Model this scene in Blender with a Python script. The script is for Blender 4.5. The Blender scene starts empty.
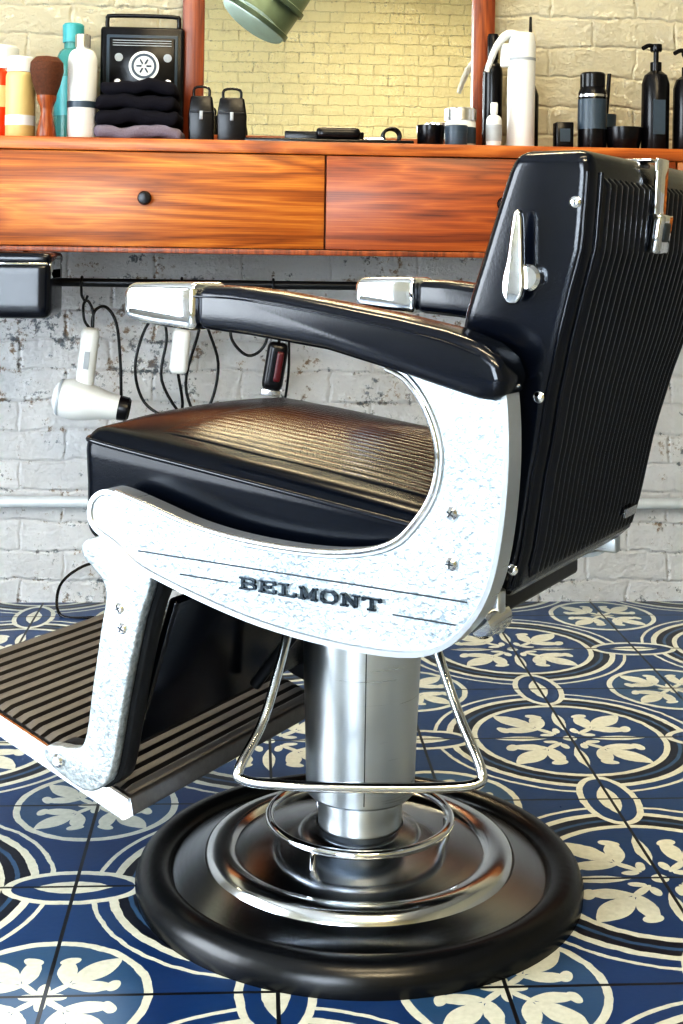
import bpy, bmesh, math, random
from mathutils import Matrix, Vector
S=bpy.context.scene
COL=S.collection
random.seed(4)
pi=math.pi
try:
    S.view_settings.view_transform='Standard'
    S.view_settings.look='High Contrast'
except Exception as ex: print('look',ex)

# ------------------------------------------------------------ node helpers
class E:
    def __init__(s,g,sock): s.g=g; s.s=sock
    def _b(s,op,o): return s.g.math(op,s,o)
    def __add__(s,o): return s._b('ADD',o)
    def __sub__(s,o): return s._b('SUBTRACT',o)
    def __mul__(s,o): return s._b('MULTIPLY',o)
    def __truediv__(s,o): return s._b('DIVIDE',o)
class G:
    def __init__(s,m): s.m=m; s.nt=m.node_tree; s.bsdf=s.nt.nodes['Principled BSDF']
    def node(s,t,**k):
        n=s.nt.nodes.new(t)
        for a,b in k.items(): setattr(n,a,b)
        return n
    def put(s,inp,v):
        if isinstance(v,E): s.nt.links.new(v.s,inp)
        else: inp.default_value=v
    def math(s,op,a,b=None,c=None,clamp=False):
        n=s.node('ShaderNodeMath',operation=op,use_clamp=clamp)
        s.put(n.inputs[0],a)
        if b is not None: s.put(n.inputs[1],b)
        if c is not None: s.put(n.inputs[2],c)
        return E(s,n.outputs[0])
    def coord(s,kind='Object'):
        n=s.node('ShaderNodeTexCoord'); return E(s,n.outputs[kind])
    def sep(s,v):
        n=s.node('ShaderNodeSeparateXYZ'); s.put(n.inputs[0],v)
        return [E(s,o) for o in n.outputs]
    def comb(s,x,y,z=0.0):
        n=s.node('ShaderNodeCombineXYZ')
        for i,v in enumerate((x,y,z)): s.put(n.inputs[i],v)
        return E(s,n.outputs[0])
    def noise(s,v,scale,detail=4,rough=.55,dist=0.0):
        n=s.node('ShaderNodeTexNoise'); s.put(n.inputs['Vector'],v)
        n.inputs['Scale'].default_value=scale; n.inputs['Detail'].default_value=detail
        n.inputs['Roughness'].default_value=rough; n.inputs['Distortion'].default_value=dist
        return E(s,n.outputs['Fac'])
    def ramp(s,f,stops):
        n=s.node('ShaderNodeValToRGB'); s.put(n.inputs[0],f)
        el=n.color_ramp.elements
        while len(el)<len(stops): el.new(.5)
        for e,(p,c) in zip(el,stops):
            e.position=p; e.color=(c[0],c[1],c[2],1) if not isinstance(c,(int,float)) else (c,c,c,1)
        return E(s,n.outputs[0])
    def mix(s,f,a,b,mode='MIX'):
        n=s.node('ShaderNodeMix',data_type='RGBA',blend_type=mode)
        s.put(n.inputs[0],f)
        for i,v in ((6,a),(7,b)):
            if isinstance(v,tuple) and len(v)==3: v=(*v,1)
            s.put(n.inputs[i],v)
        return E(s,n.outputs[2])
    def bump(s,h,strength=.3,dist=.01,chain=None):
        n=s.node('ShaderNodeBump'); s.put(n.inputs['Height'],h)
        n.inputs['Strength'].default_value=strength; n.inputs['Distance'].default_value=dist
        if chain: s.put(n.inputs['Normal'],chain)
        return E(s,n.outputs[0])
    def setb(s,name,v):
        if isinstance(v,tuple) and len(v)==3: v=(*v,1)
        s.put(s.bsdf.inputs[name],v)
def newmat(name,color=(.5,.5,.5),rough=.5,metal=0.0,**kw):
    m=bpy.data.materials.new(name); m.use_nodes=True
    g=G(m); g.setb('Base Color',color); g.setb('Roughness',rough); g.setb('Metallic',metal)
    for k,v in kw.items(): g.setb(k.replace('_',' '),v)
    return m
def textured(name,color,rough,metal=0.0,scale=60,amt=.15,bump=.1,bdist=.002,coat=0.0,spec=.5):
    m=newmat(name,color,rough,metal); g=G(m)
    n=g.noise(g.coord(),scale,5)
    g.setb('Base Color',g.mix(n,tuple(c*(1-amt) for c in color),tuple(min(1,c*(1+amt)) for c in color)))
    g.setb('Normal',g.bump(n,bump,bdist)); g.setb('Specular IOR Level',spec)
    if coat: g.setb('Coat Weight',coat); g.setb('Coat Roughness',.08)
    return m

M={}
M['chrome']=newmat('chrome',(.74,.76,.79),.06,1.0)
g=G(M['chrome']); g.setb('Roughness',g.noise(g.coord(),30)*.06+.03)
M['satin']=newmat('satin_steel',(.66,.68,.70),.16,1.0)
m=newmat('brushed_aluminium',(.66,.70,.74),.3,1.0); g=G(m)
x,y,z=g.sep(g.coord()); n=g.noise(g.comb(x*3,y*3,z*500),1,2); g.setb('Roughness',n*.08+.25); M['alu']=m
m=newmat('hammered_aluminium',(.5,.5,.5),.42,.85); g=G(m)
c=g.coord(); n=g.noise(c,150,4,.65); n2=g.noise(c,6,5,.6)
g.setb('Base Color',g.mix(g.ramp(n*.6+n2*.4,[(.40,0),(.60,1)]),(.27,.32,.36),(.60,.65,.68))); g.setb('Roughness',n2*.25+.26)
g.setb('Normal',g.bump(n,.75,.003)); M['hammer']=m
def leather(name,col,r0,r1,spec):
    m=newmat(name,col,.3); g=G(m)
    c=g.coord(); v=g.node('ShaderNodeTexVoronoi'); g.put(v.inputs['Vector'],c); v.inputs['Scale'].default_value=420
    n2=g.noise(c,9,3); g.setb('Roughness',n2*r1+r0); g.setb('Specular IOR Level',spec); g.setb('Normal',g.bump(E(g,v.outputs['Distance']),.10,.0005))
    return m
M['leather']=leather('black_leather',(.003,.005,.011),.09,.18,.5)
M['seatleather']=leather('black_seat_leather',(.003,.005,.010),.12,.14,.24)
M['rubber']=textured('black_rubber',(.005,.006,.008),.27,0,80,.3,.12,spec=.45)
m=newmat('spun_steel',(.36,.38,.41),.2,1.0); g=G(m); M['darkchrome']=m
x,y,z=g.sep(g.coord()); rr=g.math('SQRT',x*x+y*y); n=g.noise(g.comb(rr*300,0.0,0.0),1,2); g.setb('Roughness',n*.1+.15)
g.setb('Anisotropic',.9); t=g.node('ShaderNodeTangent',direction_type='RADIAL',axis='Z'); g.nt.links.new(t.outputs[0],g.bsdf.inputs['Tangent'])
M['black']=textured('black_plastic',(.006,.006,.008),.24,0,50,.3,.05,spec=.35)
M['darkmetal']=textured('dark_metal',(.02,.022,.026),.35,.5,60,.3,.05)
M['groove']=newmat('dark_groove',(.03,.04,.05),.5)
M['badge']=newmat('badge_metal',(.07,.085,.10),.2,1.0)
M['white']=textured('white_plastic',(.62,.64,.64),.3,0,20,.04,.03)
M['cream']=textured('cream_label',(.56,.44,.20),.5,0,30,.08,.03)
M['amber']=newmat('amber_liquid',(.60,.05,.01),.15)
M['teal']=newmat('teal_glass',(.14,.46,.46),.1,0,Transmission_Weight=.6,IOR=1.3)
M['teallabel']=textured('teal_label',(.05,.3,.33),.4)
M['towel_black']=textured('charcoal_towel',(.014,.014,.020),.95,0,400,.5,.8,.004,spec=.1)
M['towel_grey']=textured('grey_towel',(.18,.16,.20),.95,0,400,.4,.8,.004,spec=.1)
M['bristle']=textured('brown_bristle',(.09,.03,.012),.8,0,200,.6,.6,.004)
M['red']=textured('red_plastic',(.08,.006,.010),.3)
M['grey']=textured('grey_label',(.3,.33,.36),.45)
M['slate']=textured('slate_label',(.035,.055,.08),.4)
M['silver']=newmat('silver_lid',(.7,.7,.72),.25,1.0)
M['ductmat']=textured('galvanised_duct',(.08,.11,.09),.35,.6,12,.3,.1)
M['pipe']=textured('painted_conduit',(.5,.54,.57),.4,.1,20,.2,.1)

def woodmat(name,dark,mid,light,scale=1.0,axis='x',coat=.12,rough=.38):
    m=newmat(name,mid,rough); g=G(m)
    x,y,z=g.sep(g.coord())
    if axis=='x': p=g.comb(x*.9*scale,y*9,z*8*scale)
    else: p=g.comb(x*16*scale,y*9,z*1.0*scale)
    big=g.noise(p,1.0,3,.55,.9)
    rings=g.math('PINGPONG',big*15,1.0)
    fine=g.noise(g.comb(x*4,y*60,z*300) if axis=='x' else g.comb(x*300,y*60,z*4),1,5,.75)
    tone=g.noise(p,.6,2)
    f=rings*.26+fine*.66+tone*.24
    col=g.ramp(f,[(.34,dark),(.60,mid),(.84,light)])
    g.setb('Base Color',col); g.setb('Normal',g.bump(fine,.12,.002))
    g.setb('Coat Weight',coat); g.setb('Coat Roughness',.2)
    return m
M['wood_l']=woodmat('orange_teak',(.12,.026,.005),(.34,.10,.014),(.58,.24,.042))
M['wood_r']=woodmat('red_teak',(.08,.015,.004),(.25,.056,.010),(.42,.12,.022))
M['wood_top']=woodmat('teak_edge',(.11,.025,.006),(.33,.09,.016),(.52,.19,.04))
M['wood_v']=woodmat('teak_frame',(.07,.014,.005),(.21,.050,.012),(.34,.10,.022),axis='z')

def brickmat(name,lower,upper,zsplit,axis='x',chips=.5,bw=.215,rh=.074,mort=.75,bumps=1.0):
    m=newmat(name,lower,.5); g=G(m)
    c=g.coord(); x,y,z=g.sep(c)
    h=x if axis=='x' else y
    wob=g.noise(c,7,4); wob2=g.noise(c,24,5)
    p=g.comb(h+wob*.035+wob2*.014,z+wob*.03+wob2*.018,0.0)
    b=g.node('ShaderNodeTexBrick'); g.put(b.inputs['Vector'],p)
    b.inputs['Scale'].default_value=1; b.inputs['Brick Width'].default_value=bw; b.inputs['Row Height'].default_value=rh
    b.inputs['Mortar Size'].default_value=.007; b.inputs['Mortar Smooth'].default_value=1.0
    b.inputs['Color1'].default_value=(1,1,1,1); b.inputs['Color2'].default_value=(.94,.94,.94,1); b.inputs['Mortar'].default_value=(mort,mort,mort,1)
    bc=E(g,b.outputs['Color']); bf=E(g,b.outputs['Fac'])
    n1=g.noise(c,26,10,.75); n2=g.noise(c,3.5,5,.6); n3=g.noise(c,75,8,.8); n4=g.noise(c,11,6,.7)
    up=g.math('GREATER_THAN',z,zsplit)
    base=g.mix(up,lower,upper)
    base=g.mix(1.0,base,bc,'MULTIPLY')
    base=g.mix(g.ramp(n4,[(.52,0),(.8,.4)]),base,tuple(v*.65 for v in lower))
    amount=g.math('SUBTRACT',1.0,up*.6)*chips
    chip=g.ramp(n1*.5+n3*.32+n2*.20+bf*.03,[(.55,0),(.59,.9)])*amount
    chipcol=g.mix(g.ramp(n4,[(.47,0),(.56,1)]),(.13,.16,.19),(.30,.20,.12))
    base=g.mix(chip,base,chipcol)
    g.setb('Base Color',base)
    hgt=(n1*1.5+n3*.8+n4*1.2)-bf*.4-chip*.2
    g.setb('Normal',g.bump(hgt,bumps,.022))
    return m
M['brick']=brickmat('whitewashed_brick',(.97,.98,.99),(.84,.79,.60),.98,chips=1.0,mort=.92)  # upper cream tone puts the warm lamp light into the wall colour
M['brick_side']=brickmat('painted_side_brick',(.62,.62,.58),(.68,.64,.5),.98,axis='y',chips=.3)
M['brick_front']=brickmat('cream_brick',(.80,.74,.50),(.88,.81,.54),.98,chips=1.3,mort=.84,bumps=1.0)

# ------------------------------------------------------------ tile floor
def tilemat():
    m=newmat('encaustic_tile',(.1,.2,.4),.3); g=G(m)
    T=.27
    c=g.coord(); X,Y,Z=g.sep(c)
    wb=g.noise(c,40,2)*.005
    tx=(X+wb-.0405)/T; ty=(Y+wb-1.8525)/T
    def fold(t): return g.math('PINGPONG',t+200.0,1.0)
    a=fold(tx); b=fold(ty)
    def length(p,q): return g.math('SQRT',p*p+q*q)
    one=lambda t: g.math('SUBTRACT',1.0,t)
    a1=one(a); b1=one(b)
    r1=length(a,b); r2=length(a1,b1)
    lt=lambda v,t: g.math('LESS_THAN',v,t)
    gt=lambda v,t: g.math('GREATER_THAN',v,t)
    def band(v,lo,hi): return gt(v,lo)*lt(v,hi)
    def ell(t,s,ct,cs,rt,rs,ang=0,p=2.0):
        dt=t-ct; ds=s-cs
        ca,sa=math.cos(ang),math.sin(ang)
        u=dt*ca+ds*sa; w=ds*ca-dt*sa
        u=u/rt; w=w/rs
        return lt(u*u+g.math('ABSOLUTE',w),1.0) if p==1 else lt(u*u+w*w,1.0)
    def mx(*v): return v[0] if len(v)==1 else g.math('MAXIMUM',v[0],mx(*v[1:]))
    k=1/math.sqrt(2)
    def lily(t,s,o,sc):
        return mx(ell(t,s,o+.16*sc,0,.18*sc,.078*sc,0,1),
                  ell(t,s,o+.04*sc,.11*sc,.14*sc,.055*sc,.85,1),
                  ell(t,s,o+.12*sc,.185*sc,.06*sc,.038*sc,-.4),
                  ell(t,s,o-.10*sc,0,.09*sc,.024*sc),
                  ell(t,s,o-.15*sc,.055*sc,.05*sc,.027*sc,.9))
    t=(a+b)*k; s=g.math('ABSOLUTE',(a-b)*k)
    t2=(a1+b1)*k
    nz=g.noise(c,7,4); nf=g.noise(c,120,3)
    blue=g.mix(nz,(.005,.026,.10),(.016,.064,.185))
    pale=g.mix(nf,(.46,.48,.42),(.68,.69,.61))
    dark=g.mix(nf,(.002,.004,.012),(.006,.011,.028))
    mid=g.mix(nz,(.022,.065,.15),(.045,.11,.21))
    col=blue
    col=g.mix(lt(r2,.47),col,mid)
    col=g.mix(band(r1,.61,.65),col,pale)
    col=g.mix(band(r1,.65,.775),col,dark)
    col=g.mix(band(r1,.70,.725),col,mid)
    col=g.mix(band(r1,.775,.82),col,pale)
    col=g.mix(band(r1,.88,.905),col,pale)
    col=g.mix(band(r2,.43,.47)*gt(r1,.905),col,pale)
    mn=g.math('MINIMUM',a,b); mxx=g.math('MAXIMUM',a,b)
    col=g.mix(ell(mxx,mn,1.0,0,.35,.18),col,pale); col=g.mix(ell(mxx,mn,1.0,0,.305,.14),col,blue)
    col=g.mix(ell(mxx,mn,1.0,0,.20,.065,0,1),col,pale)
    col=g.mix(lily(t,s,.29,.98),col,pale)
    col=g.mix(lily(t2,s,.17,.80),col,pale)
    col=g.mix(ell(mxx,mn,.33,0,.18,.04,0,1),col,pale)
    col=g.mix(lt(r2,.045),col,pale)
    col=g.mix(lt(r1,.045),col,pale)
    gx=fold(tx-wb/T); gy=fold(ty-wb/T)
    grout=lt(g.math('MINIMUM',g.math('MINIMUM',gx,one(gx)),g.math('MINIMUM',gy,one(gy))),.009)
    col=g.mix(grout,col,(.006,.008,.012))
    col=g.mix(g.ramp(nz,[(.5,0),(.8,.25)]),col,(.06,.07,.08))
    g.setb('Base Color',col)
    g.setb('Roughness',nz*.25+.2)
    g.setb('Normal',g.bump(nf*.3-grout,.25,.002))
    return m
M['tile']=tilemat()

# ------------------------------------------------------------ mesh helpers
def obj(name,mesh,mat=None,parent=None,loc=(0,0,0),rot=(0,0,0),smooth=False):
    o=bpy.data.objects.new(name,mesh); COL.objects.link(o)
    o.location=loc; o.rotation_euler=rot
    if mat: mesh.materials.append(M[mat] if isinstance(mat,str) else mat)
    if parent: o.parent=parent
    if smooth:
        for p in mesh.polygons: p.use_smooth=True
    return o
def empty(name,loc=(0,0,0),rz=0,parent=None):
    o=bpy.data.objects.new(name,None); COL.objects.link(o); o.location=loc; o.rotation_euler=(0,0,rz); o.empty_display_size=.1
    if parent:o.parent=parent
    return o
def autos(o,ang=35):
    me=o.data
    for p in me.polygons: p.use_smooth=True
    bm=bmesh.new(); bm.from_mesh(me)
    for e in bm.edges:
        if len(e.link_faces)==2 and e.calc_face_angle(0)>math.radians(ang): e.smooth=False
    bm.to_mesh(me); bm.free()
def bevel(o,w,seg=3,ang=40):
    md=o.modifiers.new('bevel','BEVEL'); md.width=w; md.segments=seg; md.limit_method='ANGLE'; md.angle_limit=math.radians(ang)
    md.harden_normals=False
    for p in o.data.polygons: p.use_smooth=True
    return o
def box(name,x0,x1,y0,y1,z0,z1,mat,parent=None,bev=0,seg=2,**k):
    me=bpy.data.meshes.new(name)
    v=[(x,y,z) for x in (x0,x1) for y in (y0,y1) for z in (z0,z1)]
    f=[(0,1,3,2),(4,6,7,5),(0,4,5,1),(2,3,7,6),(0,2,6,4),(1,5,7,3)]
    me.from_pydata(v,[],f); me.update()
    o=obj(name,me,mat,parent,**k)
    if bev: bevel(o,bev,seg)
    return o
def lathe(name,prof,mat,parent=None,loc=(0,0,0),rot=(0,0,0),n=64,cap=True,ang=35):
    bm=bmesh.new(); rings=[]
    for r,z in prof:
        if r<1e-5: rings.append([bm.verts.new((0,0,z))])
        else: rings.append([bm.verts.new((r*math.cos(2*pi*i/n),r*math.sin(2*pi*i/n),z)) for i in range(n)])
    for A,B in zip(rings,rings[1:]):
        for i in range(n):
            j=(i+1)%n
            if len(A)==1 and len(B)==1: continue
            if len(A)==1: bm.faces.new((A[0],B[j],B[i]))
            elif len(B)==1: bm.faces.new((A[i],A[j],B[0]))
            else: bm.faces.new((A[i],A[j],B[j],B[i]))
    if cap:
        if len(rings[0])>1: bm.faces.new(rings[0])
        if len(rings[-1])>1: bm.faces.new(rings[-1])
    bmesh.ops.recalc_face_normals(bm,faces=bm.faces)
    me=bpy.data.meshes.new(name); bm.to_mesh(me); bm.free()
    o=obj(name,me,mat,parent,loc,rot); autos(o,ang); return o
def catmull(pts,n=6,closed=False):
    P=[Vector(p) for p in pts]; out=[]
    N=len(P); rng=range(N) if closed else range(N-1)
    for i in rng:
        if closed: a,b,c,d=P[i-1],P[i],P[(i+1)%N],P[(i+2)%N]
        else: a,b,c,d=P[max(i-1,0)],P[i],P[i+1],P[min(i+2,N-1)]
        for k in range(n):
            t=k/n
            out.append(.5*((2*b)+(c-a)*t+(2*a-5*b+4*c-d)*t*t+(3*b-a-3*c+d)*t**3))
    if not closed: out.append(P[-1])
    return out
def tube(name,pts,r,mat,parent=None,smooth=6,n=10,closed=False,**k):
    P=catmull(pts,smooth,closed) if smooth else [Vector(p) for p in pts]
    bm=bmesh.new(); rings=[]; N=len(P)
    up=None
    for i,p in enumerate(P):
        if closed: t=(P[(i+1)%N]-P[i-1])
        else: t=(P[min(i+1,N-1)]-P[max(i-1,0)])
        t.normalize()
        if up is None:
            up=Vector((0,0,1)) if abs(t.z)<.9 else Vector((1,0,0))
        s=t.cross(up); s.normalize(); up=s.cross(t); up.normalize()
        rad=r[min(len(r)-1,int(i*len(r)/N))] if isinstance(r,(list,tuple)) else r
        rings.append([bm.verts.new(p+rad*(math.cos(2*pi*j/n)*s+math.sin(2*pi*j/n)*up)) for j in range(n)])
    for i in range(N if closed else N-1):
        A,B=rings[i],rings[(i+1)%N]
        for j in range(n): bm.faces.new((A[j],A[(j+1)%n],B[(j+1)%n],B[j]))
    if not closed: bm.faces.new(rings[0]); bm.faces.new(rings[-1])
    bmesh.ops.recalc_face_normals(bm,faces=bm.faces)
    me=bpy.data.meshes.new(name); bm.to_mesh(me); bm.free()
    o=obj(name,me,mat,parent,**k); autos(o,60); return o
def prism(name,poly,y0,y1,mat,parent=None,bev=0,seg=3,inset=0,depth=0,ang=50,rimmat=None,**k):
    """extrude an x-z outline between y0 and y1"""
    bm=bmesh.new()
    vs=[bm.verts.new((p[0],y0,p[1])) for p in poly]
    f=bm.faces.new(vs)
    r=bmesh.ops.extrude_face_region(bm,geom=[f])
    for e in r['geom']:
        if isinstance(e,bmesh.types.BMVert): e.co.y=y1
    bmesh.ops.recalc_face_normals(bm,faces=bm.faces)
    if inset:
        bm.faces.ensure_lookup_table()
        big=[q for q in bm.faces if len(q.verts)>4]
        for q in bm.faces: q.material_index=1
        for q in big:
            nrm=q.normal.copy()
            bmesh.ops.inset_region(bm,faces=[q],thickness=inset,use_even_offset=True)
            bmesh.ops.inset_region(bm,faces=[q],thickness=.0015,use_even_offset=True)
            for v in q.verts: v.co-=nrm*depth
            q.material_index=0
    me=bpy.data.meshes.new(name); bm.to_mesh(me); bm.free()
    o=obj(name,me,mat,parent,**k)
    if rimmat: me.materials.append(M[rimmat])
    if bev: bevel(o,bev,seg,ang)
    else: autos(o,35)
    return o
def rbox(name,h,r,mat,parent=None,n=26,fn=None,loc=(0,0,0),rot=(0,0,0)):
    bm=bmesh.new(); bmesh.ops.create_cube(bm,size=2)
    bmesh.ops.subdivide_edges(bm,edges=bm.edges[:],cuts=n,use_grid_fill=True)
    for v in bm.verts:
        p=Vector((0,0,0))
        for i in range(3):
            s=v.co[i]; p[i]=h[i]*math.sin(s*pi/2) if abs(s)<1 else h[i]*s
        q=Vector([max(-h[i]+r,min(h[i]-r,p[i])) for i in range(3)])
        d=p-q
        if d.length>1e-7: p=q+d.normalized()*r
        v.co=p
        if fn: v.co=Vector(fn(v.co))
    me=bpy.data.meshes.new(name); bm.to_mesh(me); bm.free()
    return obj(name,me,mat,parent,loc,rot,smooth=True)
def gridsurf(name,fn,nu,nv,mat,parent=None,**k):
    me=bpy.data.meshes.new(name)
    V=[tuple(fn(i/nu,j/nv)) for i in range(nu+1) for j in range(nv+1)]
    F=[(i*(nv+1)+j,(i+1)*(nv+1)+j,(i+1)*(nv+1)+j+1,i*(nv+1)+j+1) for i in range(nu) for j in range(nv)]
    me.from_pydata(V,[],F); me.update()
    return obj(name,me,mat,parent,smooth=True,**k)
def interp(T,z):
    if z<=T[0][0]: return T[0][1]
    for a,b in zip(T,T[1:]):
        if z<=b[0]: return a[1]+(b[1]-a[1])*(z-a[0])/(b[0]-a[0])
    return T[-1][1]

# ------------------------------------------------------------ room
XL,XR,YF,YB,H=-3.2,3.4,-3.0,3.33,3.0
box('floor',XL-.1,XR+.1,YF-.1,YB+.1,-.1,0,'tile')
box('ceiling',XL-.1,XR+.1,YF-.1,YB+.1,H,H+.1,textured('ceiling_paint',(.45,.44,.42),.8))
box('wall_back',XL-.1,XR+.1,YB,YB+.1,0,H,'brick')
box('wall_front',XL-.1,XR+.1,YF-.1,YF,0,H,'brick_front')
box('wall_left',XL-.1,XL,YF,YB,0,H,'brick_side')
box('wall_right',XR,XR+.1,YF,YB,0,H,'brick_side')
paneM=newmat('unseen_window_pane',(.8,.85,.9),.4); g=G(paneM); g.setb('Emission Color',(.82,.91,1.0)); g.setb('Emission Strength',4.0)  # glowing pane shared by the unseen assumed and added windows
M['pane']=paneM; M['frame']=textured('window_frame_paint',(.04,.04,.045),.4)
def window(name,c,w,h,axis):
    e=empty(name,c,0 if axis=='y' else -pi/2)
    box('pane',-w/2,w/2,.005,.02,-h/2,h/2,'pane',e)
    t=.06
    for nm,a in (('frame_l',(-w/2-t,-w/2)),('frame_r',(w/2,w/2+t)),('mullion',(-.02,.02))):
        box(nm,a[0],a[1],.0,.05,-h/2-t,h/2+t,'frame',e)
    box('frame_t',-w/2,w/2,.0,.05,h/2,h/2+t,'frame',e); box('frame_b',-w/2,w/2,.0,.05,-h/2-t,-h/2,'frame',e)
    return e
window('assumed_front_window',(-1.75,YF,1.3),1.9,2.1,'y')  # unseen window behind the camera, assumed from the light on the chair
window('added_side_window',(XL,1.0,1.3),2.0,2.1,'x')  # unseen window, added on the left wall to give side light
def area(name,loc,rot,sx,sy,p,col,parent=None):
    l=bpy.data.lights.new(name,'AREA'); l.shape='RECTANGLE'; l.size=sx; l.size_y=sy; l.energy=p; l.color=col
    o=bpy.data.objects.new(name,l); COL.objects.link(o); o.location=loc; o.rotation_euler=rot
    if parent:o.parent=parent
    return o
area('assumed_window_light',(-1.75,YF+.08,1.3),(pi/2,0,pi),1.9,2.1,140,(.88,.94,1))  # area light standing in for the assumed front window, out of view
area('added_side_fill',(XL+.08,1.0,1.3),(pi/2,0,-pi/2),2.0,2.1,95,(.88,.94,1))  # side fill that goes with the added left window
lampM=newmat('lamp_diffuser',(.9,.85,.7),.5); g=G(lampM); g.setb('Emission Color',(1,.82,.52)); g.setb('Emission Strength',9.0); M['lamp']=lampM
for i,(lx,ly,p) in enumerate(((.3,2.35,32),(.3,.2,24),(.6,-1.5,80))):  # unseen ceiling fixtures, assumed from the light on the brick wall
    e=empty('assumed_ceiling_light',(lx,ly,H))
    box('housing',-.75,.75,-.12,.12,-.06,0,'frame',e)
    box('diffuser',-.73,.73,-.1,.1,-.065,-.06,'lamp',e)
    area('assumed_tube_glow',(0,0,-.075),(0,0,0),1.4,.2,p,(1,.83,.55),e)
w=bpy.data.worlds.new('world'); S.world=w; w.use_nodes=True
w.node_tree.nodes['Background'].inputs[0].default_value=(.6,.7,.85,1); w.node_tree.nodes['Background'].inputs[1].default_value=.5

# duct seen in the mirror
d=empty('ventilation_duct',(-.03,0,-.06))
tube('duct_body',[(.34,-1.9,3.05),(.28,-1.9,2.85),(.18,-1.9,2.64),(.06,-1.88,2.45),(.0,-1.86,2.36)],.225,'ductmat',d,6,36)
for i,p in enumerate(((.11,-1.89,2.52),(.012,-1.862,2.375))):
    lathe('duct_rim_%d'%i,[(.225,-.02),(.24,-.015),(.24,.015),(.225,.02)],'ductmat',d,loc=p,rot=(-.05,.58,0),cap=False)

# wall conduit
d=empty('wall_conduit')
tube('conduit_pipe',[(XL+.02,3.306,.25),(XR-.02,3.306,.25)],.014,'pipe',d,0,12)
for i,xx in enumerate((-1.6,-.75,.9,2.0)): box('clip_%d'%i,xx-.012,xx+.012,3.288,3.329,.232,.268,'pipe',d,.002)

# ------------------------------------------------------------ wall cabinet
cab=empty('wall_mounted_cabinet')
CX0,CX1=-1.425,1.735
box('top_board',CX0,CX1,2.975,3.329,1.08,1.108,'wood_top',cab,.002)
box('carcass',CX0+.005,CX1-.005,3.0,3.329,.87,1.08,'wood_v',cab)
box('bottom_board',CX0,CX1,2.98,3.329,.857,.869,'wood_v',cab,.001)
for i,x0 in enumerate((-1.425,-.635,.155,.945)):
    box('drawer_front_%d'%i,x0+.002,x0+.788,2.98,3.0,.8705,1.0785,'wood_l' if i%2==1 else 'wood_r',cab,.0015)
    lathe('drawer_knob_%d'%i,[(.006,0),(.006,.012),(.014,.016),(.0155,.022),(.013,.028),(0,.030)],'black',cab,loc=(x0+.395,2.98,.977),rot=(pi/2,0,0),n=28)

# mirror
mir=empty('wall_mirror')
fx0,fx1=-.181,.582
M['mirrorglass']=newmat('mirror_glass',(.95,.95,.9),.0,1.0)
box('glass',fx0+.04,fx1-.04,3.305,3.312,1.13,2.1,'mirrorglass',mir)
box('frame_left',fx0,fx0+.052,3.285,3.329,1.109,2.15,'wood_v',mir,.002)
box('frame_right',fx1-.052,fx1,3.285,3.329,1.109,2.15,'wood_v',mir,.002)
box('frame_bottom',fx0+.052,fx1-.052,3.285,3.329,1.109,1.145,'wood_top',mir,.002)
box('frame_top',fx0+.052,fx1-.052,3.285,3.329,2.1,2.15,'wood_top',mir,.002)
box('backing',fx0+.03,fx1-.03,3.312,3.329,1.13,2.12,'black',mir)

# ------------------------------------------------------------ counter items
CZ=1.1085
def bottle(name,x,y,r,h,mat,neck=.4,nh=.03,cap=None,caph=.03,label=None,lz=(.25,.7),sh=.03):
    e=empty(name,(x,y,CZ))
    prof=[(r*.92,0),(r,.004),(r,h-sh)]
    for i in range(1,7):
        a=i/6*pi/2; prof.append((r*neck+(r-r*neck)*math.cos(a),h-sh+sh*math.sin(a)))
    prof+=[(r*neck,h+nh)]
    lathe('body',prof,mat,e,n=36)
    if cap: lathe('cap',[(r*neck*1.15,h+nh*.3),(r*neck*1.18,h+nh*.3+caph*.9),(r*neck*1.0,h+nh*.3+caph)],cap,e,n=28)
    if label: lathe('label',[(r+.0006,h*lz[0]),(r+.0006,h*lz[1])],label,e,n=36,cap=False)
    return e
e=empty('amber_jar',(-.60,3.2,CZ))
lathe('body',[(.042,0),(.045,.004),(.045,.16),(.04,.17)],'amber',e,n=36)
lathe('label',[(.0456,.08),(.0456,.13)],'cream',e,n=36,cap=False)
lathe('lid',[(.044,.17),(.044,.22),(.04,.225)],'white',e,n=36)
bottle('talc_bottle',-.53,3.08,.033,.15,'cream',.8,.0,'white',.035,'white',(.2,.35),.012)
e=empty('shaving_brush',(-.466,3.04,CZ))
lathe('handle',[(.02,0),(.022,.006),(.018,.03),(.012,.055),(.014,.07),(.021,.085),(.022,.095)],'wood_v',e,n=32)
lathe('bristles',[(.021,.095),(.03,.12),(.037,.15),(.036,.168),(.025,.18),(0,.184)],'bristle',e,n=32)
e=bottle('green_tonic_bottle',-.437,3.25,.043,.23,'teal',.5,.05,'teallabel',.045,'teallabel',(.3,.7),.06)
e=bottle('aluminium_bottle',-.392,3.075,.033,.205,'white',.45,.012,'silver',.03,'slate',(.35,.42),.03)
e=empty('retro_radio',(-.275,3.265,CZ))
box('case',-.1,.1,0,.035,0,.29,'black',e,.008)
box('bezel',-.085,.085,-.003,.001,.13,.27,'slate',e,.003)
box('face',-.078,.078,-.005,.0,.137,.263,'black',e,.003)
lathe('dial',[(.036,0),(.036,.003),(0,.003)],'white',e,loc=(.005,-.005,.195),rot=(pi/2,0,0),n=40)
lathe('dial_ring',[(.030,0),(.030,.0042),(.024,.0042),(.024,0)],'slate',e,loc=(.005,-.005,.195),rot=(pi/2,0,0),n=40,cap=False)
for i in range(6):
    a=i*pi/3; tube('dial_spoke_%d'%i,[(.005+.006*math.cos(a),-.0095,.195+.006*math.sin(a)),(.005+.018*math.cos(a),-.0095,.195+.018*math.sin(a))],.0022,'slate',e,0,6)
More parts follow.
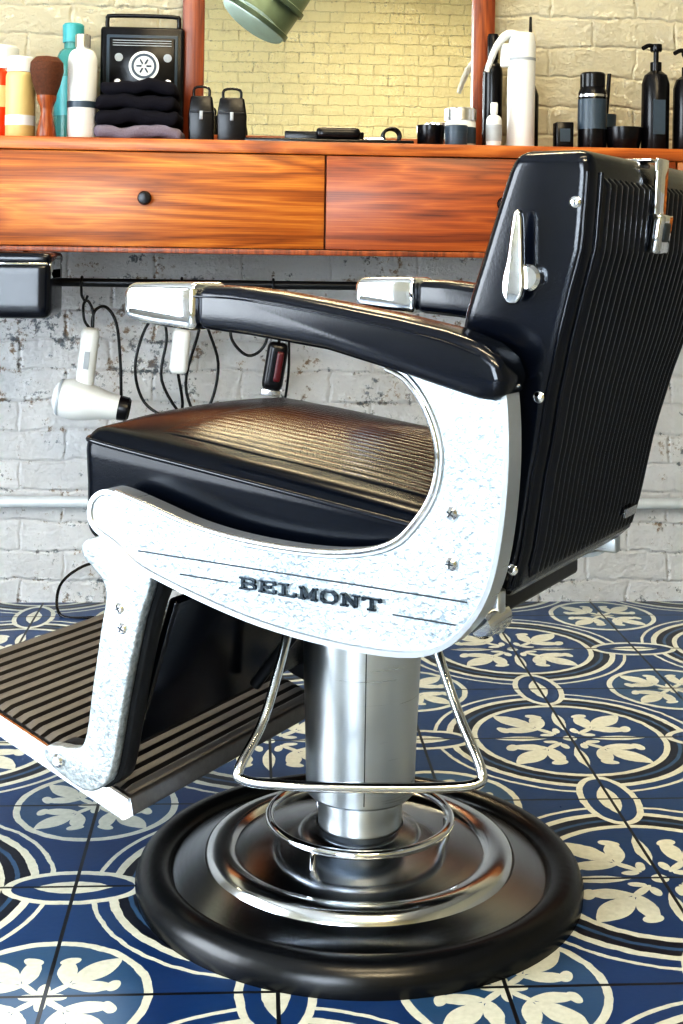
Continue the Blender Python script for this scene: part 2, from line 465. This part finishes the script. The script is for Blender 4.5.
for i in range(3): box('grille_bar_%d'%i,-.07,.07,-.0065,-.004,.243+i*.006,.245+i*.006,'grey',e)
for sx in (-1,1):
    lathe('tuning_knob_%d'%(sx>0),[(.008,0),(.008,.008),(0,.009)],'silver',e,loc=(sx*.06+.003,-.005,.155),rot=(pi/2,0,0),n=20)
    lathe('reel_%d'%(sx>0),[(.010,0),(.010,.003),(0,.003)],'grey',e,loc=(sx*.058+.003,-.005,.215),rot=(pi/2,0,0),n=20)
tube('carry_handle',[(-.085,.017,.285),(-.085,.017,.31),(-.07,.017,.318),(.07,.017,.318),(.085,.017,.31),(.085,.017,.285)],.005,'black',e,3,8)
e=empty('towel_stack',(-.265,3.11,CZ))
z0=0
for i,(mt,th,w_) in enumerate((('towel_grey',.03,.098),('towel_black',.036,.094),('towel_black',.034,.09),('towel_black',.03,.085))):
    def fn(p,i=i): return (p.x+.004*math.sin(p.y*60+i),p.y,p.z+.0045*math.sin(p.x*45+i*2)+.0025*math.sin(p.x*110+p.y*70+i)-.014*(p.x/.1)**2*(i>1))
    rbox('towel_%d'%i,(w_,.07,th/2),th/2-.001,mt,e,16,fn,loc=(.006*math.sin(i*3),0,z0+th/2+.004)); z0+=th+.0012
for k,(xx,ww,hh) in enumerate(((-.124,.028,.115),(-.055,.032,.112))):
    e=empty('clipper_case',(xx,3.09,CZ))
    prism('shell',[(-ww,0),(ww,0),(ww*1.05,hh*.55),(ww*.85,hh*.92),(-ww*.85,hh*.92),(-ww*1.05,hh*.55)],-.025,.025,'black',e,.005)
    box('lid_strip',-ww*.9,ww*.9,-.0265,-.024,hh*.58,hh*.62,'darkmetal',e,.001)
    tube('latch_loop',[(-ww*.6,-.012,hh*.85),(-ww*.55,-.012,hh*1.08),(ww*.55,-.012,hh*1.08),(ww*.6,-.012,hh*.85)],.003,'black',e,4,8)
    box('clasp',-.004,.004,-.03,-.024,hh*.45,hh*.62,'grey',e,.001)
e=empty('tool_mat',(.165,3.1,CZ))
box('mat',-.19,.19,-.08,.08,0,.010,'black',e,.002)
box('comb_spine',-.1,.08,-.04,-.032,.008,.030,'black',e,.002)
for i in range(8): box('comb_tooth_%d'%i,-.095+i*.009,-.091+i*.009,-.039,-.033,.008,.0205,'black',e)
tube('scissor_blade_a',[(-.05,.02,.015),(.13,.05,.02)],.005,'chrome',e,0,8)
tube('scissor_blade_b',[(-.05,.05,.015),(.13,.02,.02)],.005,'chrome',e,0,8)
for s in (0,1): tube('scissor_ring_%d'%s,[(.15+.02*math.cos(a*pi/4),(.02 if s else .055),.028+.018*math.sin(a*pi/4)) for a in range(8)],.0035,'black',e,3,8,closed=True)
rbox('trimmer',(.05,.016,.014),.012,'black',e,10,loc=(.02,-.06,.024))
e=empty('black_cup',(.40,3.08,CZ)); lathe('cup',[(.027,0),(.03,.004),(.032,.05),(.029,.05),(.027,.006),(0,.006)],'black',e,n=32,cap=False)
e=empty('cream_jar',(.475,3.12,CZ))
lathe('jar',[(.034,0),(.036,.004),(.036,.062),(.034,.066)],'white',e,n=36); lathe('label',[(.0366,.012),(.0366,.05)],'slate',e,n=36,cap=False)
lathe('lid',[(.037,.066),(.037,.092),(.034,.095)],'silver',e,n=36)
e=empty('pomade_tin',(.452,3.03,CZ)); lathe('tin',[(.024,0),(.025,.002),(.025,.03),(.026,.03),(.026,.045),(.024,.047)],'slate',e,n=32)
e=bottle('small_spray_bottle',.543,3.06,.018,.075,'white',.4,.012,'white',.025,'grey',(.2,.7),.014)
e=bottle('black_tonic_bottle',.57,3.24,.024,.22,'black',.5,.03,'black',.06,None,(.3,.7),.03)
e=empty('white_spray_bottle',(.613,3.1,CZ))
lathe('body',[(.03,0),(.032,.004),(.032,.24),(.030,.262),(.027,.27),(.0,.272)],'white',e,n=40)
tube('spout',[(-.01,-.004,.262),(-.035,-.006,.266),(-.06,-.008,.238),(-.076,-.01,.20),(-.083,-.01,.178)],[.011,.010,.009,.008,.007,.006],'white',e,6,14)
box('trigger',-.05,-.028,-.012,.004,.19,.245,'white',e,.004)
lathe('collar',[(.0325,.205),(.0325,.212)],'grey',e,n=40,cap=False)
e=empty('nozzle_bottle',(.657,3.22,CZ))
lathe('body',[(.02,0),(.022,.004),(.022,.14),(.012,.17),(.009,.2),(.009,.24),(.013,.245),(.013,.27),(.004,.29),(.003,.33),(0,.331)],'black',e,n=28)
e=empty('blade_box',(.713,3.1,CZ)); box('carton',-.02,.02,-.02,.02,0,.065,'black',e,.002); box('sticker',-.012,.012,-.0207,-.02,.02,.05,'slate',e)
e=empty('hairspray_can',(.781,3.1,CZ))
lathe('can',[(.031,0),(.033,.004),(.033,.135),(.028,.148)],'black',e,n=36); lathe('label',[(.0336,.05),(.0336,.12)],'slate',e,n=36,cap=False)
lathe('lid',[(.029,.148),(.029,.178),(.026,.182)],'black',e,n=36); lathe('band',[(.0338,.125),(.0338,.131)],'silver',e,n=36,cap=False)
e=empty('black_bowl',(.855,3.1,CZ)); lathe('bowl',[(.03,0),(.036,.006),(.042,.03),(.044,.056),(.041,.056),(.036,.02),(0,.012)],'black',e,n=36,cap=False)
for k,(xx,hh) in enumerate(((.930,.19),(1.005,.18))):
    e=empty('pump_dispenser',(xx,3.1,CZ))
    lathe('body',[(.030,0),(.032,.004),(.032,hh-.03),(.026,hh-.01),(.013,hh),(.013,hh+.02),(.006,hh+.022),(.006,hh+.05)],'black',e,n=36)
    lathe('pump_head',[(.012,hh+.045),(.014,hh+.05),(.013,hh+.062),(0,hh+.064)],'black',e,n=28)
    tube('pump_spout',[(0,0,hh+.056),(-.02,-.01,hh+.058),(-.036,-.016,hh+.05)],.005,'black',e,5,10)
    box('label',-.014,.014,-.0335,-.0305,.04,hh-.07,'grey' if k else 'slate',e)
e=empty('comb_tumbler',(.845,3.24,CZ)); lathe('tumbler',[(.026,0),(.03,.1),(.028,.1),(.024,.006),(0,.006)],'slate',e,n=32,cap=False)
tube('comb_handle',[(0,0,.006),(.012,0,.2)],.005,'black',e,0,8)

# ------------------------------------------------------------ rail + tools below
r_=empty('tool_rail')
tube('rail_bar',[(-1.3,3.12,.787),(1.65,3.12,.787)],.0098,'darkmetal',r_,0,14)
for i,xx in enumerate((-1.2,-.52,.95,1.4)): tube('rail_bracket_%d'%i,[(xx,3.12,.787),(xx,3.12,.858)],.006,'darkmetal',r_,0,10)
def hook(x,parent,drop=.045):
    tube('hook',[(x,3.12+.012,.785),(x,3.12,.800),(x,3.12-.013,.79),(x,3.12-.01,.77),(x,3.12,.787-drop),(x+.008,3.118,.787-drop-.012),(x+.014,3.115,.787-drop)],.003,'darkmetal',parent,5,8)
d=empty('hair_dryer')
hook(-.392,d,.03)
ang=math.atan2(.03,.17)
lathe('barrel',[(0,-.055),(.02,-.054),(.038,-.044),(.046,-.022),(.047,.0),(.042,.03),(.033,.065),(.029,.09),(.027,.1)],'white',d,loc=(-.400,3.12,.518),rot=(0,pi/2+ang,0),n=40)
lathe('nozzle',[(.0275,.096),(.0285,.1),(.027,.118),(.022,.122),(.020,.1)],'black',d,loc=(-.400,3.12,.518),rot=(0,pi/2+ang,0),n=40,cap=False)
lathe('nozzle_grille',[(.0265,.112),(0,.112)],'black',d,loc=(-.400,3.12,.518),rot=(0,pi/2+ang,0),n=40)
lathe('rear_ring',[(.0395,-.042),(.0415,-.040),(.0425,-.036)],'grey',d,loc=(-.400,3.12,.518),rot=(0,pi/2+ang,0),n=40,cap=False)
rbox('handle',(.021,.017,.085),.016,'white',d,14,loc=(-.378,3.12,.60),rot=(0,.10,0))
box('switch',-.006,.006,-.0195,-.016,-.01,.03,'grey',d,loc=(-.378,3.12,.60),rot=(0,.10,0))
tube('hang_loop',[(-.370,3.12,.68),(-.385,3.12,.70),(-.388,3.12,.735),(-.378,3.12,.745),(-.366,3.12,.72),(-.366,3.12,.68)],.003,'black',d,5,8)
tube('power_cord',[(-.368,3.12,.68),(-.365,3.14,.72),(-.34,3.15,.73),(-.315,3.15,.69),(-.305,3.15,.6),(-.3,3.15,.5),(-.285,3.16,.42),(-.29,3.2,.38),(-.33,3.29,.34)],.0035,'black',d,6,8)
tube('trailing_cord',[(-.33,3.30,.11),(-.40,3.28,.10),(-.45,3.25,.06),(-.44,3.2,.004),(-.36,3.18,.004)],.0035,'black',d,6,8)
d=empty('hair_shaver')
hook(-.165,d,.03)
rbox('body',(.021,.015,.052),.013,'white',d,12,loc=(-.166,3.115,.632),rot=(0,.08,0))
box('head',-.014,.014,-.01,.01,.05,.064,'silver',d,.002,loc=(-.166,3.115,.632),rot=(0,.08,0))
tube('hang_loop',[(-.161,3.118,.69),(-.168,3.118,.72),(-.160,3.118,.75),(-.152,3.118,.72),(-.158,3.118,.69)],.0022,'black',d,5,8)
tube('power_cord',[(-.17,3.115,.58),(-.16,3.13,.5),(-.19,3.15,.475),(-.25,3.16,.51),(-.272,3.16,.59),(-.25,3.16,.68),(-.215,3.16,.715),(-.2,3.16,.66),(-.21,3.16,.56),(-.15,3.16,.47),(-.10,3.17,.50),(-.08,3.17,.6),(-.11,3.17,.7),(-.105,3.17,.765)],.0034,'black',d,6,8)
tube('charger_cord',[(-.112,3.16,.765),(-.125,3.16,.68),(-.155,3.17,.55),(-.12,3.17,.45),(-.1,3.2,.40)],.0034,'black',d,6,8)
d=empty('hair_clipper')
hook(.045,d,.04)
rbox('body',(.024,.018,.056),.014,'black',d,12,loc=(.052,3.115,.60),rot=(0,.15,0))
rbox('side_grip',(.008,.004,.035),.0035,'red',d,8,loc=(.060,3.097,.60),rot=(0,.15,0))
box('blade',-.022,.022,-.006,.008,-.07,-.054,'silver',d,.002,loc=(.052,3.115,.60),rot=(0,.15,0))
tube('power_cord',[(.06,3.115,.655),(.06,3.13,.70),(.02,3.15,.73),(-.04,3.16,.71),(-.05,3.16,.66),(-.01,3.16,.62),(.03,3.16,.65),(.04,3.15,.74)],.0034,'black',d,6,8)
tube('hang_cord',[(.06,3.115,.655),(.055,3.116,.70),(.05,3.118,.745)],.0022,'black',d,4,8)
tube('cord_tail',[(.08,3.16,.765),(.085,3.16,.6),(.075,3.17,.5)],.003,'black',d,6,8)

d=empty('leather_tool_tray',(0,0,0))
rbox('tray_body',(.15,.09,.062),.018,'leather',d,14,loc=(-.574,2.95,.778))
rbox('tray_lid',(.15,.092,.014),.012,'leather',d,12,loc=(-.574,2.95,.842))
box('lid_trim',-.72,-.43,2.856,2.862,.829,.834,'chrome',d,.001)
box('corner_trim',-.432,-.424,2.87,3.0,.80,.85,'chrome',d,.002)

# ------------------------------------------------------------ barber chair
CR=math.radians(-33.7)
ch=empty('barber_chair',(.1575,1.864,0),CR)
lathe('base_rubber_ring',[(.258,.003),(.258,.024),(.264,.033),(.274,.038),(.285,.038),(.295,.034),(.303,.025),(.307,.013),(.306,0)],'rubber',ch,n=96,ang=50)
lathe('base_plate',[(.26,.01),(.259,.024),(.25,.029),(.214,.040)],'darkchrome',ch,n=96,cap=False)
lathe('base_ridge',[(.214,.040),(.211,.047),(.206,.052),(.196,.056),(.184,.0555),(.175,.052),(.170,.047)],'satin',ch,n=96,cap=False)
lathe('base_inner_plate',[(.170,.047),(.15,.054),(.11,.062),(.085,.067),(.078,.075),(.060,.08)],'darkchrome',ch,n=96,cap=False)
tube('base_foot_ring',[(.125*math.cos(a*pi/12),.125*math.sin(a*pi/12),.088) for a in range(24)],.006,'chrome',ch,3,12,closed=True)
for i in range(3):
    a=i*2*pi/3+.5; tube('ring_post_%d'%i,[(.12*math.cos(a),.12*math.sin(a),.055),(.12*math.cos(a),.12*math.sin(a),.088)],.005,'chrome',ch,0,8)
lathe('piston',[(.060,.07),(.058,.075),(.058,.14)],'alu',ch,n=64)
lathe('pedestal_sleeve',[(.056,.122),(.071,.122),(.075,.126),(.077,.2),(.081,.3),(.084,.40),(.084,.42)],'alu',ch,n=72)
lp=empty('lever_group',(0,0,0),-CR+math.radians(-3.7),ch)
tube('sleeve_seam',[(.004,-.0752,.13),(.004,-.0770,.2),(.004,-.0810,.3),(.004,-.084,.41)],.0008,'groove',lp,0,6)
tube('lever_loop',[(-.094,-.02,.41),(-.10,-.06,.36),(-.128,-.11,.26),(-.156,-.155,.212),(-.151,-.163,.198),(-.10,-.168,.194),(0,-.17,.193),(.10,-.168,.194),(.144,-.163,.198),(.150,-.155,.214),(.124,-.11,.27),(.092,-.06,.36),(.088,-.02,.41)],.0066,'satin',lp,6,12)
box('seat_subframe',-.2,.24,-.2,.2,.415,.50,'darkmetal',ch,.006)
lathe('mount_plate',[(.1,.405),(.11,.408),(.11,.418)],'darkmetal',ch,n=48)
# seat
def ztop(x,y): 
    return .594-.118*x+.026*max(0,1-(y/.25)**2)*max(0,1-abs((x+.01)/.30)**4)
def fseat(p):
    t=(p.z+.06)/.12
    x=p.x-.018
    zb=.475
    zt=ztop(x,p.y)
    return (x-(.012 if t>.5 else 0)*(t-.5)*(1 if p.x<0 else 0),p.y,zb+(zt-zb)*t)
rbox('seat_cushion',(.278,.25,.06),.026,'seatleather',ch,36,fseat)
pp=[]
for p in ((-.296,-.2),(-.292,-.238),(-.26,-.2505),(-.1,-.252),(.1,-.252),(.24,-.251)): pp.append((p[0],p[1],.594-.118*p[0]-.015))
tube('seat_piping',pp,.0032,'leather',ch,6,8)
pp=[(-.298,y_,.594+.118*.292-.013+.014*max(0,1-(y_/.25)**2)) for y_ in (-.2,-.1,0,.1,.2)]
tube('seat_piping_front',pp,.0032,'leather',ch,6,8)
def fr(u,v):
    x=-.215+u*.455; y_=-.205+v*.41
    fade=max(0,min(1,u/.08,(1-u)/.03,v/.012,(1-v)/.012))
    amp=.0003+.0026*min(1,max(0,(u-.35)/.5))**1.2
    return (x,y_,ztop(x,y_)-.0015+fade*(.002+amp*math.sqrt(abs(math.sin(v*pi*23)))))
gridsurf('seat_ribs',fr,40,276,'seatleather',ch)

# side panels
outline=[(.15,.758),(.195,.739),(.22,.727),(.245,.696),(.26,.653),(.255,.609),(.235,.574),(.205,.545),(.154,.529),(.088,.523),(.004,.525),(-.069,.534),(-.131,.549),(-.186,.562),(-.21,.562),(-.228,.548),(-.231,.525),(-.218,.508),(-.185,.492),(-.145,.468),(-.053,.443),(.034,.426),(.129,.418),(.219,.420),(.268,.435),(.303,.467),(.326,.51),(.338,.565),(.344,.63),(.344,.682),(.340,.725),(.333,.745),(.25,.765)]
for sgn,nm in ((-1,'near'),(1,'far')):
    ol=outline if sgn<0 else [(x_-(.03 if x_>.295 else (.012 if x_>.265 else 0)),z_) for x_,z_ in outline]
    sm=[(p.x,p.z) for p in catmull([(a,0,b) for a,b in ol],4,closed=True)]
    y0,y1=sorted((sgn*.275,sgn*(.31 if sgn<0 else .295)))
    prism('side_panel_'+nm,sm,y0,y1,'hammer',ch,inset=.006,depth=.0025,rimmat='alu')
    trim=[(x_,sgn*.309,z_) for x_,z_ in outline[1:14]]
    if sgn<0: tube('panel_trim_'+nm,trim,.0035,'chrome',ch,5,8)
    yy=sgn*.3082
    if sgn<0:
        for j,(xa,xb,zz) in enumerate(((-.150,.298,.4925),(-.085,-.015,.472),(.208,.285,.466))):
            box('groove_%s_%d'%(nm,j),xa,xb,yy-.001,yy+.001,zz-.0008,zz+.0008,'groove',ch)
    for j,(sx,sz) in enumerate(((.278,.586),(.278,.531),(-.195,.41),(-.19,.385))):
        if sgn>0 and j<2: continue
        yb=sgn*.3075 if j<2 else sgn*.287
        lathe('screw_%s_%d'%(nm,j),[(.0075,0),(.0075,.002),(.005,.0045),(0,.005)],'chrome',ch,loc=(sx,yb,sz),rot=(pi/2*(-sgn) ,0,0),n=20)
        ye=yb+sgn*.0046
        box('screw_slot_%s_%d'%(nm,j),-.0045,.0045,-.0008,.0008,-.0008,.0008,'groove',ch,loc=(sx,ye,sz),rot=(0,.6+j,0))
        box('screw_cross_%s_%d'%(nm,j),-.0045,.0045,-.0008,.0008,-.0008,.0008,'groove',ch,loc=(sx,ye,sz),rot=(0,.6+j+pi/2,0))
    arm=[(-.058,.825),(-.0014,.824),(.06,.818),(.1227,.810),(.213,.797),(.274,.786),(.316,.773),(.338,.757),(.346,.738),(.342,.72),(.330,.712),(.311,.713),(.263,.724),(.214,.736),(.123,.756),(.0138,.768),(-.058,.773)]
    y0,y1=sorted((sgn*.257,sgn*.325))
    prism('armrest_pad_'+nm,arm,y0,y1,'leather',ch,.014,4)
    tube('armrest_seam_'+nm,[(x_+.0,sgn*.3258,z_-.013) for x_,z_ in arm[:7]],.0012,'leather',ch,4,6)
    cap=[(-.160,.826),(-.12,.8275),(-.056,.8285),(-.056,.7695),(-.115,.774),(-.162,.780),(-.167,.79),(-.166,.815)]
    y0,y1=sorted((sgn*.255,sgn*.327))
    prism('armrest_chrome_cap_'+nm,cap,y0,y1,'chrome',ch,.010,4)
    br=[(-.252,.49),(-.20,.50),(-.15,.47),(-.148,.44),(-.162,.40),(-.185,.30),(-.203,.205),(-.218,.178),(-.25,.166),(-.305,.186),(-.318,.2),(-.31,.213),(-.262,.218),(-.247,.24),(-.238,.30),(-.225,.38),(-.218,.43),(-.24,.455),(-.258,.47)]
    sb=[(p.x,p.z) for p in catmull([(a,0,b) for a,b in br],3,closed=True)]
    y0,y1=sorted((sgn*.27,sgn*.288))
    prism('footrest_bracket_'+nm,sb,y0,y1,'hammer',ch,.003,2)
    y0,y1=sorted((sgn*.245,sgn*.27))
    prism('bracket_inner_'+nm,[(x_+.008,z_) for x_,z_ in sb],y0,y1,'darkmetal',ch,.003,2)
    lathe('foot_pivot_'+nm,[(.009,0),(.009,.003),(.006,.006),(0,.006)],'chrome',ch,loc=(-.292,sgn*.288,.197),rot=(pi/2*(-sgn),0,0),n=20)
# raised badge lettering built as slab-serif strokes (x 0..1, z 0..1)
GL={'B':[((.18,0),(.18,1)),((0,0),(.65,0)),((0,1),(.65,1)),((.18,.52),(.68,.52)),((.65,1),(.85,.88)),((.85,.88),(.85,.65)),((.85,.65),(.68,.52)),((.68,.52),(.9,.38)),((.9,.38),(.9,.14)),((.9,.14),(.65,0))],
 'E':[((.18,0),(.18,1)),((0,0),(.9,0)),((0,1),(.88,1)),((.18,.5),(.6,.5)),((.9,0),(.9,.25)),((.88,1),(.88,.76)),((.6,.4),(.6,.62))],
 'L':[((.25,0),(.25,1)),((0,0),(.9,0)),((0,1),(.5,1)),((.9,0),(.9,.3))],
 'M':[((.15,0),(.15,1)),((.85,0),(.85,1)),((.15,1),(.5,.15)),((.5,.15),(.85,1)),((0,0),(.3,0)),((.7,0),(1,0)),((0,1),(.2,1)),((.8,1),(1,1))],
 'O':[((.3,0),(.7,0)),((.3,1),(.7,1)),((.3,0),(.1,.25)),((.1,.25),(.1,.75)),((.1,.75),(.3,1)),((.7,0),(.9,.25)),((.9,.25),(.9,.75)),((.9,.75),(.7,1))],
 'N':[((.18,0),(.18,1)),((.82,0),(.82,1)),((.18,1),(.82,0)),((0,0),(.36,0)),((.64,1),(1,1)),((0,1),(.2,1))],
 'T':[((.5,0),(.5,1)),((.05,1),(.95,1)),((.3,0),(.7,0)),((.05,1),(.05,.75)),((.95,1),(.95,.75))]}
bm=bmesh.new()
lw,lh=.0235,.0125
for i,chx in enumerate('BELMONT'):
    ox=.004+i*.0277; oz=.468
    for (xa,za),(xb,zb) in GL[chx]:
        A=Vector((ox+xa*lw,0,oz+za*lh)); B=Vector((ox+xb*lw,0,oz+zb*lh)); d_=(B-A).normalized()
        thick=.0019 if abs(d_.z)>.5 else .0012
        nrm=Vector((-d_.z,0,d_.x))*thick; A=A-d_*.0006; B=B+d_*.0006
        q=[A+nrm,B+nrm,B-nrm,A-nrm]
        f0=[bm.verts.new((p.x,-.3072,p.z)) for p in q]; f1=[bm.verts.new((p.x,-.3118,p.z)) for p in q]
        bm.faces.new(f1); bm.faces.new(f0[::-1])
        for j in range(4): bm.faces.new((f0[j],f0[(j+1)%4],f1[(j+1)%4],f1[j]))
bmesh.ops.recalc_face_normals(bm,faces=bm.faces)
me=bpy.data.meshes.new('badge_lettering'); bm.to_mesh(me); bm.free()
obj('badge_lettering',me,'badge',ch)

# backrest (tapers toward the bottom)
XRz=[(.475,.300),(.49,.315),(.535,.327),(.623,.343),(.711,.364),(.766,.380),(.874,.4085),(.955,.4150),(.982,.412)]
XFz=[(.475,.262),(.62,.252),(.72,.250),(.788,.259),(.85,.280),(.906,.2976),(.958,.3146),(.982,.326)]
WZ=[(.475,.203),(.49,.21),(.535,.214),(.65,.226),(.711,.240),(.766,.254),(.83,.259),(.982,.26)]
levels=[.475,.49,.51,.535,.57,.6,.623,.65,.68,.711,.74,.766,.80,.83,.874,.906,.93,.958,.982]
bm=bmesh.new(); rings=[]
for z_ in levels:
    xf,xr,w_=interp(XFz,z_),interp(XRz,z_),interp(WZ,z_)
    rings.append([bm.verts.new(q) for q in ((xf,-w_,z_),(xr,-w_,z_),(xr,w_,z_),(xf,w_,z_))])
for A,B in zip(rings,rings[1:]):
    for j in range(4): bm.faces.new((A[j],A[(j+1)%4],B[(j+1)%4],B[j]))
bm.faces.new(rings[0][::-1]); bm.faces.new(rings[-1])
bmesh.ops.recalc_face_normals(bm,faces=bm.faces)
me=bpy.data.meshes.new('backrest_body'); bm.to_mesh(me); bm.free()
bevel(obj('backrest_body',me,'leather',ch),.020,5,50)
def fb(u,v):
    z_=.955-u*(.955-.492)
    w_=interp(WZ,z_)-.030
    y_=-w_+2*w_*v
    fade=max(0,min(1,u/.015,(1-u)/.015,v/.008,(1-v)/.008))
    x_=interp(XRz,z_)
    return (x_-.002+fade*(.002+.0075*math.sqrt(abs(math.sin(v*pi*23)))),y_,z_)
gridsurf('backrest_ribs',fb,50,276,'leather',ch)
for s in (-1,1):
    tube('backrest_piping_%d'%(s>0),[(interp(XRz,z_)+.001,s*(interp(WZ,z_)-.026),z_) for z_ in levels[2:-1]],.003,'leather',ch,2,8)
    tube('backrest_edge_piping_%d'%(s>0),[(interp(XRz,z_)-.006,s*(interp(WZ,z_)-.002),z_) for z_ in levels[1:-1]],.0022,'leather',ch,2,8)
rbox('backrest_front_pad',(.02,.2,.2),.018,'leather',ch,18,lambda p:(p.x+.285+(p.z)*.30*(1 if p.z>0 else .3),p.y,p.z+.775),)
# headrest bracket
box('headrest_strap',-.003,.003,-.020,.020,-.035,.045,'chrome',ch,.002,loc=(.4235,-.045,.940),rot=(0,.05,0))
box('headrest_lock',-.007,.007,-.024,.024,-.026,.022,'chrome',ch,.004,loc=(.4245,-.045,.897),rot=(0,.15,0))
box('headrest_slot',-.006,.006,-.012,.012,-.012,.012,'groove',ch,.003,loc=(.4275,-.045,.897),rot=(0,.15,0))
box('headrest_top_plate',.35,.418,-.065,-.025,.981,.9845,'chrome',ch,.001)
box('maker_tag',-.0015,.0015,-.022,.022,-.006,.006,'silver',ch,loc=(.3365,.13,.525),rot=(0,.1,0))
for j,(sx,sz) in enumerate(((.396,.925),(.350,.711),(.310,.510))):
    for sgn in (-1,1):
        yw=interp(WZ,sz)-.0005
        lathe('back_screw_%d_%d'%(j,sgn),[(.0065,0),(.0065,.002),(.004,.004),(0,.0045)],'chrome',ch,loc=(sx,sgn*yw,sz),rot=(pi/2*(-sgn),0,0),n=20)
# recline lever
hl=[(-.004,.068),(.004,.068),(.007,.045),(.010,.01),(.012,-.005),(.011,-.02),(.004,-.03),(-.006,-.03),(-.012,-.018),(-.012,-.002),(-.008,.02)]
shl=[(p.x,p.z) for p in catmull([(a,0,b) for a,b in hl],3,closed=True)]
prism('recline_lever',shl,-.284,-.272,'chrome',ch,.004,3,loc=(.335,0,.845),rot=(0,.05,0))
lathe('lever_boss',[(.015,0),(.015,.014),(.012,.018),(0,.018)],'chrome',ch,loc=(.347,-.258,.843),rot=(pi/2,0,0),n=32)
box('recline_bracket',.22,.305,-.235,-.215,.440,.49,'alu',ch,.004)
lathe('recline_bolt',[(.016,0),(.016,.05),(.012,.056),(0,.056)],'chrome',ch,loc=(.292,-.205,.455),rot=(pi/2,0,0),n=28)
box('recline_bracket_far',.22,.29,.215,.235,.445,.49,'alu',ch,.004)
# footrest
def fp(u,v):
    x_=-.215-.35*u; z_=.150+.105*u
    return (x_,-.235+.47*v,z_+.004*(1 if (u*20)%1<.66 else -1)*(0 if u<.02 or u>.98 else 1)*(0 if v<.03 or v>.97 else 1))
m=newmat('cast_footplate',(.2,.2,.2),.5,.4); g=G(m); x,y,z=g.sep(g.coord())
u_=(x+.215)/(-.35); fr_=g.math('FRACT',u_*20.0)
gv=g.math('GREATER_THAN',fr_,.66)*g.math('LESS_THAN',u_,.98)
g.setb('Base Color',g.mix(gv,(.145,.145,.15),(.025,.025,.027))); M['footmetal']=m
M['footcast']=textured('cast_edge',(.16,.16,.165),.42,.7,80,.25,.1)
gridsurf('footplate_tread',fp,240,30,'footmetal',ch)
prism('footplate_body',[(-.213,.146),(-.567,.252),(-.572,.236),(-.56,.222),(-.22,.118),(-.208,.125)],-.237,.237,'footcast',ch,.003,2)
prism('footplate_chrome_edge',[(-.213,.147),(-.567,.253),(-.572,.236),(-.56,.223),(-.22,.118),(-.208,.125)],-.243,-.237,'chrome',ch)
prism('calf_pad',[(-.165,.415),(-.150,.41),(-.215,.21),(-.232,.21)],-.225,.225,'leather',ch,.006,3)
tube('footrest_strut',[(-.04,.02,.41),(-.12,.02,.32),(-.19,.02,.23)],.009,'darkmetal',ch,0,10)
box('cross_bar',-.20,-.165,-.27,.27,.425,.445,'hammer',ch,.003)

# ------------------------------------------------------------ camera
cd=bpy.data.cameras.new('camera'); cam=bpy.data.objects.new('camera',cd); COL.objects.link(cam)
cd.sensor_fit='AUTO'; cd.sensor_width=36; cd.lens=1350/1024*36
cd.shift_y=-262/1024; cd.clip_start=.05
cam.matrix_world=Matrix.Translation((0,0,.87))@Matrix.Rotation(math.radians(-3.7),4,'Z')@Matrix.Rotation(pi/2,4,'X')@Matrix.Rotation(math.radians(.85),4,'Z')
S.camera=cam
